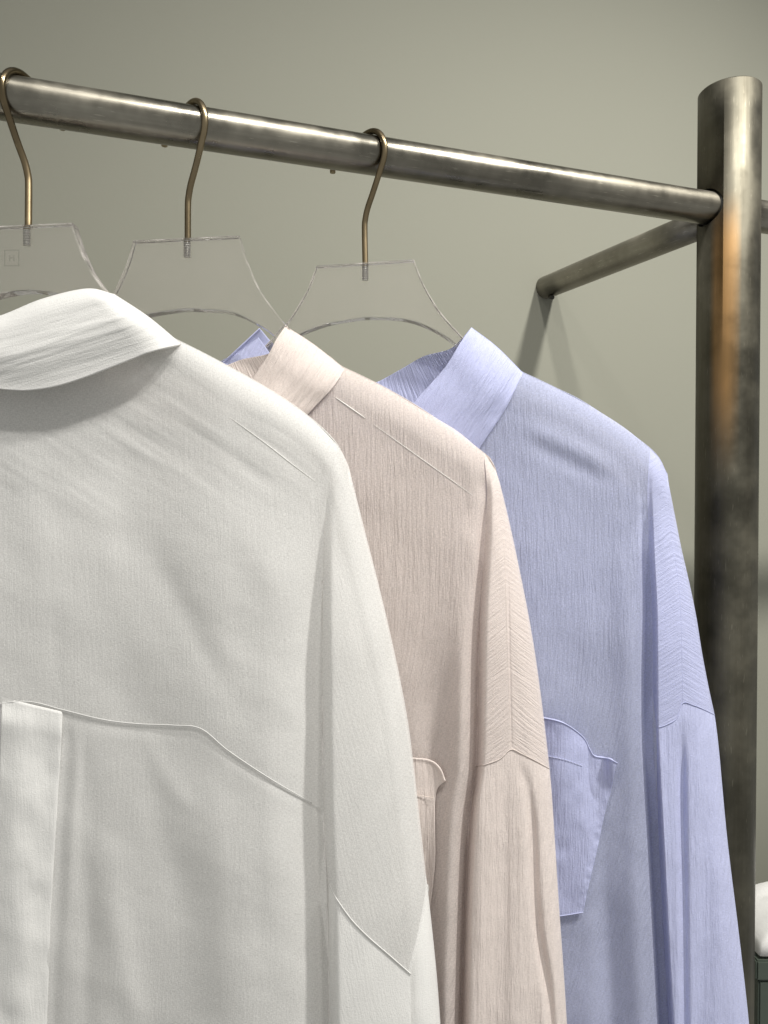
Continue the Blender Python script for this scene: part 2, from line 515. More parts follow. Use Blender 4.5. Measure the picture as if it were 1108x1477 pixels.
def cyl(name, a, b, r, mat, parent, seg=64, bevel=0.0, rings=1):
    """cylinder whose mesh runs along local X (or Z when upright) so that streaks follow it"""
    a, b = Vector(a), Vector(b)
    d = b - a
    upright = abs(d.normalized().z) > 0.9
    L = d.length
    prof = [(0, 0), (0, r - bevel), (bevel, r)] if bevel else [(0, r)]
    prof += [(L * (i + 1) / (rings + 1), r) for i in range(rings)]
    prof += [(L - bevel, r), (L, r - bevel)] if bevel else [(L, r)]
    bm = bmesh.new()
    rws = []
    for (h, q) in prof:
        if q == 0:
            continue
        rw = []
        for k in range(seg):
            c, s = math.cos(2*math.pi*k/seg) * q, math.sin(2*math.pi*k/seg) * q
            rw.append(bm.verts.new((c, s, h) if upright else (h, c, s)))
        rws.append(rw)
    for r0, r1 in zip(rws[:-1], rws[1:]):
        for k in range(seg):
            bm.faces.new((r0[k], r0[(k+1) % seg], r1[(k+1) % seg], r1[k])).smooth = True
    bm.faces.new(rws[0]); bm.faces.new(rws[-1])
    bmesh.ops.recalc_face_normals(bm, faces=bm.faces)
    me = bpy.data.meshes.new(name); bm.to_mesh(me); bm.free()
    o = link(name, me, mat, parent)
    q = d.to_track_quat('Z' if upright else 'X', 'Y' if upright else 'Z')
    o.matrix_world = Matrix.Translation(a) @ q.to_matrix().to_4x4()
    return o

pc = rail_at(1051)                                  # where the rail goes through the post
rack = thing("clothes_rack", "brushed dark steel clothes rack with thick round post and long rail fixed to the wall", "clothes rack",
             (pc.x, pc.y, 0.0))
inv = Matrix.Translation(-rack.location)
r0, r1 = RA - RD * 0.75, pc + RD * 0.45
rail = cyl("rail", r0, r1, RR, M_RAIL, rack, seg=96, rings=6)
post_top = V(1051, 134, (pc - Vector((0, 0, EYE))).dot(Vector((0, CP, -SP)))).z
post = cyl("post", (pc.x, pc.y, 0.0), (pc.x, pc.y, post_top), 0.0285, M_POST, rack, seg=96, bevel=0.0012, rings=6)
# streak and painted reflection coordinates count from the rail's height
for v in post.data.vertices:
    v.co.z -= pc.z
post.matrix_world = Matrix.Translation((pc.x, pc.y, pc.z))
# the hole the rail passes through, a little wider than the rail
cut = cyl("cutter", pc - RD * 0.06, pc + RD * 0.06, RR + 0.0022, M_DARK, None, seg=96)
bo = post.modifiers.new("hole", 'BOOLEAN'); bo.operation = 'DIFFERENCE'; bo.object = cut; bo.solver = 'EXACT'
bpy.context.view_layer.update()
dg = bpy.context.evaluated_depsgraph_get()
me2 = bpy.data.meshes.new_from_object(post.evaluated_get(dg))
post.modifiers.clear(); post.data = me2
bpy.data.objects.remove(cut)
for poly in post.data.polygons:
    poly.use_smooth = abs(poly.normal.z) < 0.5
cyl("rail_socket", pc - RD * 0.0235, pc + RD * 0.0235, RR + 0.0006, M_DARK, rack, seg=64)
# tube from the post back to the wall
ta, tb = V(963, 343, 0.796), CONTACT
td = (tb - ta).normalized()
t_start = ta - td * ((ta.y - pc.y) / td.y * 1.0 - 0.018)
tube = cyl("wall_tube", t_start, tb + td * 0.004, 0.015, M_TUBE, rack, seg=64, rings=3)
cyl("gap_stub", V(794, 428, 0.995), V(797, 429, 0.985), 0.0028, M_DARK, rack, seg=16)  # small dark stub standing in for the dark gap where tube meets wall
bpy.context.view_layer.update()
for c in rack.children:
    mw = c.matrix_world.copy()
    c.matrix_parent_inverse = inv
    c.matrix_basis = mw

# ------------------------------------------------------------------ hangers
def extrude_outline(name, pts, D, half, mat, parent, bevel=0.0011):
    """outline in photograph pixels at depth D, extruded into a plate"""
    bm = bmesh.new()
    vv = [bm.verts.new(V(x, y, D) + Vector((0, -half, 0))) for x, y in pts]
    f = bm.faces.new(vv)
    g = bmesh.ops.extrude_face_region(bm, geom=[f])
    bmesh.ops.translate(bm, vec=(0, 2 * half, 0), verts=[v for v in g['geom'] if isinstance(v, bmesh.types.BMVert)])
    bmesh.ops.recalc_face_normals(bm, faces=bm.faces)
    ed = [e for e in bm.edges if len(e.link_faces) == 2 and e.calc_face_angle(0) > 1.2
          and any(len(ff.verts) > 6 for ff in e.link_faces)]
    bmesh.ops.bevel(bm, geom=ed, offset=bevel, segments=2, affect='EDGES', profile=0.5)
    for ff in bm.faces:
        ff.material_index = 0 if len(ff.verts) > 6 else 1
    big = [ff for ff in bm.faces if len(ff.verts) > 6]
    bmesh.ops.triangulate(bm, faces=big)
    me = bpy.data.meshes.new(name); bm.to_mesh(me); bm.free()
    o = link(name, me, mat, parent)
    me.materials.append(M_EDGE)
    return o

def hanger(label, cx, ytop_l, ytop_r, hw, D, alpha, ring_px, tip, arch, side, arm_top, arm_low, group):
    """arch / side / arms: outlines in pixels relative to the hanger's centre line (right half)"""
    root = thing("acrylic_hanger", label, "hanger", V(cx, ytop_l + 60, D), group)
    right = side + arm_top
    tipx, tipy = arm_top[-1]
    low = arm_low[::-1]
    R = curve([(hw, ytop_r)] + side, 14).tolist() + curve([side[-1]] + arm_top, 14).tolist()[1:]
    R += [(tipx + 4, tipy + 12), (tipx - 2, tipy + 26)]
    R += curve(low + [arch[0]], 12).tolist()
    A = curve(arch, 24).tolist()[1:]
    dy = ytop_l - ytop_r
    def mir(p):
        return (-p[0], p[1] + dy * min(abs(p[0]) / hw, 1.0))
    half_r = R + A                                     # from top right corner round to the arch's crown
    half_l = [mir(p) for p in half_r][::-1][1:]
    pts = [(x + cx, y) for x, y in half_r + half_l]
    extrude_outline("acrylic_plate", pts, D, 0.0058, M_ACRYL, root)
    # hook: over the rail, down to the plate
    c = rail_at(ring_px)
    h = Vector((math.cos(math.radians(alpha)), -math.sin(math.radians(alpha)), 0))
    rad, wire = 0.0200, 0.0024
    zc = RR + wire - rad + 0.0003
    pl = []
    # the tail reaches behind the rail to its ball tip, which shows below it
    def pix(p):
        q = p - Vector((0, 0, EYE)); d = q.y * CP - q.z * SP
        return CX + F * q.x / d, CY - F * (q.y * SP + q.z * CP) / d
    best = min(((abs(pix(c + h * -ab + Vector((0, 0, -zz)))[0] - tip[0]) + abs(pix(c + h * -ab + Vector((0, 0, -zz)))[1] - tip[1])), ab, zz)
               for ab in np.arange(0.020, 0.060, 0.0005) for zz in np.arange(0.0, 0.04, 0.0005))
    ab, zt = float(best[1]), -float(best[2])
    back = curve([(-ab, zt), (-ab * 0.985, zt + 0.010), (-ab * 0.80, zc + rad * 0.55), (-ab * 0.45, zc + rad * 0.90), (0, zc + rad)], 26).tolist()
    pl += back
    for k in range(1, 25):
        a = math.radians(90 - k * (90 + 38) / 24)
        pl.append((rad * math.cos(a), zc + rad * math.sin(a)))
    base = V(cx, (ytop_l + ytop_r) / 2, D)
    zb = base.z - c.z
    off = -0.005
    e = pl[-1]
    tail = curve([e, (0.0112, -0.0230), (0.0048, -0.0340), (-0.0008, -0.0430), (-0.0039, -0.0510), (off, -0.0590), (off, zb - 0.0035)], 40).tolist()
    shaft = c + h * off
    # the plate hangs under the shaft: let the lower shaft meet the plate's middle
    dxy = Vector((base.x - shaft.x, base.y - shaft.y, 0))
    pts3 = []
    for (a, z) in pl + tail[1:]:
        k = float(sstep(-0.030, zb * 0.8, z)) if z < -0.03 else 0.0
        k = min(max((-0.030 - z) / (-0.030 - zb), 0), 1)
        pts3.append(c + h * a + Vector((0, 0, z)) + dxy * k)
    hk = tube_mesh("hook", pts3, [wire] * len(pts3), M_HOOK, root, seg=16)
    # threaded insert in the plate
    q0 = base + Vector((0, 0, -0.001))
    prof = []
    pin = []
    for i in range(29):
        pin.append(q0 - Vector((0, 0, 0.0125 * i / 28)))
        prof.append(0.0022 + (0.0006 if i % 4 < 2 else 0.0))
    tube_mesh("threaded_insert", pin, prof, M_INSERT, root, seg=14)
    bpy.context.view_layer.update()
    adopt(root)
    return root

DW, DP, DB = 0.516, 0.557, 0.603
GH = "acrylic hangers on the rail"
h_blue = hanger("clear acrylic hanger with brass hook carrying the blue shirt", 527, 386, 377, 70, DB, 47, 531, (480, 247),
       arch=[(175, 550), (138, 505), (100, 478), (60, 463), (14, 460), (0, 460)],
       side=[(84, 412), (108, 452), (140, 488)],
       arm_top=[(185, 532), (235, 566), (310, 602), (385, 655), (412, 690)],
       arm_low=[(205, 575), (300, 640), (390, 712)], group=GH)
h_pink = hanger("clear acrylic hanger with brass hook carrying the pink shirt", 271, 350, 343, 76, DP, 46, 276, (237, 210),
       arch=[(160, 530), (128, 488), (96, 466), (62, 452), (14, 448), (0, 448)],
       side=[(86, 378), (108, 424), (142, 470)],
       arm_top=[(185, 515), (235, 560), (310, 592), (385, 640), (425, 680)],
       arm_low=[(200, 560), (256, 604), (332, 660), (405, 712)], group=GH)
h_white = hanger("clear acrylic hanger with brass hook carrying the white shirt", 41, 331, 325, 68, DW, 105, 34, (90, 187),
       arch=[(170, 520), (120, 470), (88, 440), (50, 427), (14, 422), (0, 422)],
       side=[(76, 352), (94, 392), (124, 434)],
       arm_top=[(190, 500), (240, 530), (310, 565), (390, 612), (435, 655)],
       arm_low=[(220, 565), (290, 602), (360, 652), (412, 696)], group=GH)
# small square mark etched into the white shirt's hanger
def etched(root):
    x0, y0, w, h = 6, 360, 22, 24
    bm = bmesh.new()
    D = DW - 0.0060
    def quad(a, b, c, d):
        lo = [bm.verts.new(V(*p, D)) for p in (a, b, c, d)]
        bm.faces.new(lo)
    b = 1.6
    for (xa, ya, xb, yb) in ((x0, y0, x0+w, y0+b), (x0, y0+h-b, x0+w, y0+h), (x0, y0+b, x0+b, y0+h-b), (x0+w-b, y0+b, x0+w, y0+h-b),
                             (x0+7, y0+8, x0+9, y0+17), (x0+13, y0+8, x0+15, y0+17), (x0+9, y0+11, x0+13, y0+13)):
        quad((xa, ya), (xb, ya), (xb, yb), (xa, yb))
    bmesh.ops.recalc_face_normals(bm, faces=bm.faces)
    me = bpy.data.meshes.new("etched_mark"); bm.to_mesh(me); bm.free()
    m, nt, out = mat_new("faint_etch")
    mixs = N(nt, 'ShaderNodeMixShader', Fac=0.22)
    tr = N(nt, 'ShaderNodeBsdfTransparent')
    df = N(nt, 'ShaderNodeBsdfDiffuse'); df.inputs['Color'].default_value = (0.12, 0.115, 0.10, 1)
    nt.links.new(tr.outputs[0], mixs.inputs[1]); nt.links.new(df.outputs[0], mixs.inputs[2])
    nt.links.new(mixs.outputs[0], out.inputs['Surface'])
    link("etched_mark", me, m, root)
    adopt(root)
etched(h_white)

# ------------------------------------------------------------------ shirts: shared pieces
YB = 1860                                              # hems hang below the picture
def line_x(f, y0, y1, n=7):
    return [(float(f(y)), y) for y in np.linspace(y0, y1, n)]

def seam(name, pts, D, W, mat, parent, r=0.00045, n=90, lift=0.3, wob=0.0):
    c = curve(pts, n)
    w = W(c[:, 0], c[:, 1], None, None) + lift
    if wob:
        w = w + wob * vnoise(np.arange(n) * 0.9, np.zeros(n), 5)
    p = P(c[:, 0], c[:, 1], D - w / 1000)
    rad = [r * (0.25 + 0.75 * math.sin(math.pi * i / (n - 1)) ** 0.6) for i in range(n)] if name == 'hanger_glint' else r
    return tube_mesh(name, p.tolist(), rad, mat, parent, seg=6)

def stitches(name, pts, D, W, mat, parent, pitch=4.6, r=0.0003, lift=0.35):
    """a run of separate short stitches, joined into one row"""
    n = max(int(np.sum(np.linalg.norm(np.diff(np.array(pts, float), axis=0), axis=1)) / pitch), 2)
    c = curve(pts, n * 4 + 1)
    w = W(c[:, 0], c[:, 1], None, None) + lift
    p = P(c[:, 0], c[:, 1], D - w / 1000)
    bm = bmesh.new()
    for i in range(n):
        a, b = Vector(p[i*4].tolist()), Vector(p[min(i*4+3, len(p)-1)].tolist())
        d = (b - a).normalized(); u = d.orthogonal().normalized(); v = d.cross(u)
        ra = [bm.verts.new(a + (u*math.cos(k*math.pi/2) + v*math.sin(k*math.pi/2)) * r) for k in range(4)]
        rb = [bm.verts.new(b + (u*math.cos(k*math.pi/2) + v*math.sin(k*math.pi/2)) * r) for k in range(4)]
        for k in range(4):
            bm.faces.new((ra[k], ra[(k+1) % 4], rb[(k+1) % 4], rb[k]))
        bm.faces.new(ra[::-1]); bm.faces.new(rb)
    me = bpy.data.meshes.new(name); bm.to_mesh(me); bm.free()
    return link(name, me, mat, parent)

def uv_tilt(deg):
    """crepe lines leaning deg from vertical (positive: top leans right)"""
    return lambda x, y, s, t: rot(x, y, deg)
def uv_chevron(xs, deg):
    def f(x, y, s, t):
        return rot(np.abs(x - xs(y)), y, deg)
    return f

# ------------------------------------------------------------------ white shirt, back towards us
def white_shirt():
    root = thing("hanging_shirt", "white cotton button shirt seen from its back, nearest on the rail", "shirt", V(41, 520, DW), "shirts hanging on the rail")
    M = M_WHITE
    C = 42.0
    yS = pchip([(42, 500), (150, 480), (215, 474), (262, 494), (330, 529), (430, 590), (485, 640), (503, 672)])
    xR = pchip([(660, 500), (700, 510), (760, 525), (900, 560), (1050, 590), (1150, 602), (1240, 612), (1380, 628), (1500, 637), (1660, 646), (1860, 652)])
    xv = pchip([(640, 486), (700, 474), (760, 468), (900, 465), (1160, 467), (1300, 472), (1660, 478)])
    Av = pchip([(650, 0), (740, 2), (850, 7), (980, 12), (1160, 16), (1300, 18), (1660, 19)])
    def W(x, y, s=None, t=None):
        xm = np.where(x < C, 2 * C - x, x)
        dy = y - yS(np.minimum(xm, 503))
        amp = 5 + 13 * sstep(170, 330, xm)
        w = amp * dome(np.maximum(dy, 0), 48)
        w = w + 8 * sstep(560, 900, y) * (1 - sstep(380, 470, xm))
        d = xR(y) - xm
        w = w - (amp + 3) * (1 - dome(np.maximum(d, 0), 34)) * sstep(600, 720, y)
        dx = xm - xv(y)
        prof = np.where(dx < 0, np.exp(-(dx / 26) ** 2), np.exp(-(dx / 7.5) ** 2))
        w = w - Av(y) * prof
        # sleeve stands forward, rounded
        us = np.clip(dx / np.maximum(xR(y) - xv(y), 1), 0, 1)
        w = w + np.where(dx > 0, (13 * np.cos(math.pi * 0.5 * us) * dome(dx, 14) - 3) * sstep(690, 950, y), 0)
        body = 1 - sstep(430, 470, xm)
        # soft diagonal drag lines from collar and shoulder
        a, b = rot(x, y, 33)
        w = w + body * sstep(6, 50, dy) * (1.0 * fbm(a / 330, b / 95, 11, 2) + 0.24 * fbm(a / 100, b / 15, 12, 2) * (1 - sstep(640, 800, y)))
        # the long soft folds of the back
        a2, b2 = rot(x, y, 62)
        w = w + body * 3.2 * sstep(640, 850, y) * fbm(a2 / 420, b2 / 110, 21, 1)
        w = w + body * sstep(1050, 1250, y) * (3.0 * np.sin((x + 0.10 * (y - 1050) + 14 * vnoise(x / 90, y / 160, 4)) / 27.0) * (0.4 + 0.6 * sstep(95, 170, x))
                                               + 0.9 * fbm(x / 60, y / 210, 31, 1))
        for (xa, ya, xb, yb, sg, am) in ((215, 770, 330, 1010, 17, -2.6), (140, 760, 235, 1000, 26, 2.2), (60, 690, 190, 760, 16, 1.2),
                                          (330, 700, 420, 900, 20, 1.0), (120, 620, 300, 700, 12, 0.8), (240, 590, 400, 690, 9, -0.6),
                                          (150, 1230, 215, 1560, 17, 3.0), (215, 1080, 262, 1330, 20, -2.6), (300, 1090, 330, 1560, 22, 2.2),
                                          (120, 1060, 135, 1560, 11, -2.2), (372, 1150, 392, 1560, 16, -1.6), (200, 1060, 290, 1180, 13, 1.4),
                                          (20, 600, 70, 900, 22, 1.6), (262, 502, 170, 550, 7, 1.6), (262, 512, 190, 575, 9, -1.0), (75, 850, 82, 1010, 12, -1.0)):
            Lx, Ly = xb - xa, yb - ya
            LL = math.hypot(Lx, Ly)
            al = ((x - xa) * Lx + (y - ya) * Ly) / LL
            ac = ((x - xa) * Ly - (y - ya) * Lx) / LL + 9 * vnoise(al / 90 + xa, al * 0 + ya, 3)
            w = w + 0.7 * am * np.exp(-(ac / (1.25 * sg)) ** 2) * sstep(-0.10, 0.35, al / LL) * (1 - sstep(0.65, 1.1, al / LL)) * sstep(4, 40, dy)
        # short creases
        w = w + body * 0.13 * fbm(x / 42, y / 30, 41, 2) * sstep(20, 120, dy)
        # sleeve dents
        w = w + np.where(dx > 0, 1.0 * fbm((x + .3 * y) / 60, y / 140, 51, 2) * sstep(700, 800, y) * dome(np.maximum(d, 0), 30), 0)
        return w
    seamR = [(42, 1014), (92, 1026), (150, 1040), (200, 1046), (250, 1048), (290, 1053), (330, 1085), (390, 1125), (450, 1160), (467, 1170)]
    seamL = [(2*C - x, y - 8) for x, y in seamR[:0:-1]]
    topR = [(x, float(yS(x))) for x in (42, 100, 150, 215, 262, 330, 400, 450, 486)]
    topL = [(2*C - x, y) for x, y in topR[:0:-1]]
    vl = line_x(xv, 641, 1170, 9); vl[0] = topR[-1]; vl[-1] = seamR[-1]
    vlL = [(2*C - x, y) for x, y in vl]; vlL[-1] = seamL[0]
    Wy = lambda x, y, s, t: W(x, y) + 0.6
    cloth("yoke", DW, topL + topR, seamL + seamR, vlL, vl, 420, 260, Wy, M_WHITE_S, root, uv_tilt(0), thick=0)
    # back panel under the yoke, gathered into a box pleat at the centre
    low = line_x(xv, 1170, YB, 6); low[0] = seamR[-1]
    lowL = [(2*C - x, y) for x, y in low]; lowL[0] = seamL[0]
    seamLo = seamL + seamR
    pe = pchip([(1020, 91), (1100, 87), (1200, 80), (1477, 68), (1660, 62)])
    def Wb(x, y, s=None, t=None):
        q = x - pe(y)
        return (W(x, y) - 1.6 * np.exp(-((q - 9) / 9.0) ** 2) * sstep(1028, 1070, y) + 0.35 * np.exp(-((q - 24) / 6.0) ** 2) * sstep(1040, 1120, y) * (1 - sstep(1250, 1450, y))
                - 0.4 * np.exp(-((q - 34 - 0.02 * (y - 1040)) / 6.0) ** 2) * sstep(1040, 1100, y) * (1 - sstep(1200, 1400, y)) - 0.7 * (1 - sstep(0, 0.03, t)))
    cloth("back_panel", DW, seamLo, [lowL[-1], (42, YB), low[-1]], lowL, low, 420, 220, Wb, M_WHITE_S, root, uv_tilt(1.5), thick=0)
    pe = pchip([(1020, 91), (1100, 87), (1200, 80), (1477, 68), (1660, 62)])
    pw = pchip([(1000, 3), (1100, 0), (1477, -8), (1660, -12)])
    def Wp(x, y, s=None, t=None):
        e = pe(y) - x
        fade = 1.0 if t is None else sstep(0, 0.045, t)
        return W(x, y) - 0.3 + 2.7 * fade - 2.0 * (1 - dome(np.maximum(e, 0), 20)) + 1.4 * np.exp(-((y - 1030) / 28) ** 2) + 1.2 * np.sin((x - 5) / 13.0) * sstep(1030, 1100, y) + 0.8 * fbm(x / 40, y / 60, 77, 2)
    cloth("box_pleat", DW, [(3, 1006), (45, 1016), (91, 1027)], [(-12, YB), (30, YB), (62, YB)],
          line_x(pw, 1006, YB, 6), [(91, 1027)] + line_x(pe, 1100, YB, 5), 80, 200, Wp, M, root, uv_tilt(-2))
    # drop shoulder hanging over the arm edge of the hanger
    capl = line_x(xv, 641, 1276, 10); capl[0] = topR[-1]; capl[-1] = (474, 1276)
    arm = [(474, 1276), (484, 1296), (505, 1326), (530, 1352), (560, 1378), (592, 1406)]
    capr = [(503, 672)] + line_x(xR, 700, 1250, 9) + [(616, 1292), (606, 1345), (592, 1406)]
    def Wc(x, y, s, t):
        return W(x, y) + 0.6
    cloth("drop_shoulder", DW, [topR[-1], (495, 655), (503, 672)], arm, capl, capr, 150, 300, Wc, M_WHITE_S, root, uv_tilt(-14), thick=0)
    sl = line_x(xv, 1276, YB, 6); sl[0] = (474, 1276)
    cloth("sleeve", DW, arm, [sl[-1], (540, YB), (596, YB)], sl, [(592, 1406), (593, 1477), (596, YB)], 130, 150,
          lambda x, y, s, t: W(x, y), M, root, uv_tilt(-10), thick=0)
    def Wf(x, y, s, t):
        return W(x, y) - 2.5 - 3.0 * (1 - s)
    cloth("sleeve_fold", DW, [(614, 1262), (614.5, 1262)], [(594, YB), (620, YB), (652, YB)],
          [(614, 1262), (612, 1300), (602, 1350), (589, 1406), (590, 1480), (594, YB)], [(614.5, 1262)] + line_x(xR, 1300, YB, 6), 50, 160, Wf, M, root, uv_tilt(0))
    # collar, folded down over the yoke
    ct = [(-178, 494), (-150, 484), (-110, 475), (-55, 466), (0, 455), (60, 431), (125, 416), (165, 424)]
    cb = [(-178, 496), (-150, 517), (-110, 538), (-55, 555), (0, 561), (38, 563), (76, 558), (114, 547), (152, 533), (190, 518), (218, 507), (262, 496)]
    def Wk(x, y, s, t):
        end = dome((1 - s), 0.13) * dome(s, 0.10)
        bulge = 9 + (14 * dome(t, 0.2) + 8 * t - 9 * sstep(0.45, 1.05, t)) * (0.35 + 0.65 * end)
        bulge = 9 * end + (bulge - 9)
        a, b = rot(x, y, -17)
        return bulge + 0.32 * fbm(a / 95, b / 8, 61, 2) * np.sin(math.pi * t) * sstep(0, .1, 1 - s) + 0.5 * fbm(x / 90, y / 60, 62, 1) * t * end
    cloth("collar", DW, ct, cb, [ct[0], cb[0]], [(165, 424), (215, 457), (262, 496)], 260, 90, Wk, M, root,
          lambda x, y, s, t: rot(x, y, 73), thick=0.0012)
    # collar stand inside the neck and the front of the shirt, facing the wall
    def Ws(x, y, s, t):
        return 9 * dome(1 - s, .13) * dome(s, .1) - 22 * sstep(0, .6, t) * dome(1 - s, .3) * dome(s, .3)
    cloth("collar_stand", DW, [(x, y + 1) for x, y in ct], [(-165, 515), (-60, 552), (30, 556), (100, 540), (150, 515)], [(-178, 495), (-165, 515)],
          [(165, 425), (160, 470), (150, 515)], 60, 30, Ws, M, root)
    def Wq(x, y, s, t):
        xm = np.where(x < C, 2 * C - x, x)
        e = np.minimum(np.clip((xR(y) - xm) / 50, 0, 1), np.clip((y - yS(np.minimum(xm, 503))) / 50, 0, 1))
        return -14 * dome(e, 1.0) - 2
    fr = [(500, 676)] + [(a - 4, b) for a, b in line_x(xR, 760, YB, 8)]
    frL = [(2*C - x, y) for x, y in fr]
    cloth("front_panel", DW, [(2*C - 500, 676)] + topL[1:] + topR + [(500, 676)], [frL[-1], (42, YB), fr[-1]], frL, fr, 120, 90, Wq, M_WHITE_S, root)
    # other arm, off to the left
    for nm, W2, tp, bt, lf, rg, uvd in (
            ("drop_shoulder", Wc, [topR[-1], (495, 655), (503, 672)], arm, capl, capr, 14),):
        mir = lambda pts: [(2*C - x, y) for x, y in pts]
        cloth(nm, DW, mir(tp), mir(bt), mir(lf), mir(rg), 50, 90, W2, M, root, uv_tilt(uvd))
    # seams
    seam("yoke_seam", [(x, y - 2) for x, y in (seamL[-3:] + seamR[:-1])], DW, Wy, M, root, r=0.00025, n=160, lift=0.02)
    seam("armhole_seam", [(x + 1, y - 1) for x, y in arm], DW, Wc, M, root, r=0.00035, lift=0.05)
    # highlight of the hanger's lower edge through the cloth, modelled as a thin white tube
    seam("hanger_glint", [(332, 602), (380, 637), (425, 672), (456, 695)], DW, Wy, M_GLINT_W, root, r=0.00018, lift=0.2)
    bpy.context.view_layer.update()
    adopt(root)
white_shirt()

# ------------------------------------------------------------------ collar of a shirt seen from its front
def front_collar(root, D, M, C, top, left, right, bottom, roll, low, seed, deep=30, drop=0):
    def Wl(x, y, s, t):
        rise = dome(t, 0.30)
        return (1 + (15 + 8 * np.sin(math.pi * np.clip(s * 0.9 + .05, 0, 1))) * rise
                + 0.9 * fbm(s * 2.0, t * 3.0, seed, 2) * rise
                + 0.5 * fbm(s * 9.0, t * 1.5, seed + 1, 2) * rise)
    uvl = lambda x, y, s, t: rot(x, y, 30)
    cloth("collar_leaf", D, top, bottom, left, right, 110, 150, Wl, M, root, uvl, thick=0.0012)
    mir = lambda pts: [(2*C - x, y) for x, y in pts]
    dn = lambda pts: [(x, y + drop) for x, y in pts]
    cloth("collar_leaf", D, dn(mir(top)), dn(mir(bottom)), dn(mir(left)), dn(mir(right)), 60, 80,
          lambda x, y, s, t: 0.4 * Wl(x, y, s, t), M, root, uvl, thick=0.0012)
    # inside of the collar, round the back of the neck
    full_top = roll + mir(roll)[::-1][1:]
    full_low = low + mir(low)[::-1][1:]
    def Wi(x, y, s, t):
        c = np.sin(math.pi * s)
        return 1 - deep * c ** 0.6 + 3 * t + 0.8 * fbm(s * 20, t * 1.3 + s * 3, seed + 2, 2) * np.sqrt(c) * (0.4 + t)
    cloth("collar_inside", D, full_top, full_low, [full_top[0], full_low[0]], [full_top[-1], full_low[-1]], 260, 60, Wi, M, root,
          lambda x, y, s, t: (s * 420, t * 60), thick=0.0010)
    return Wl

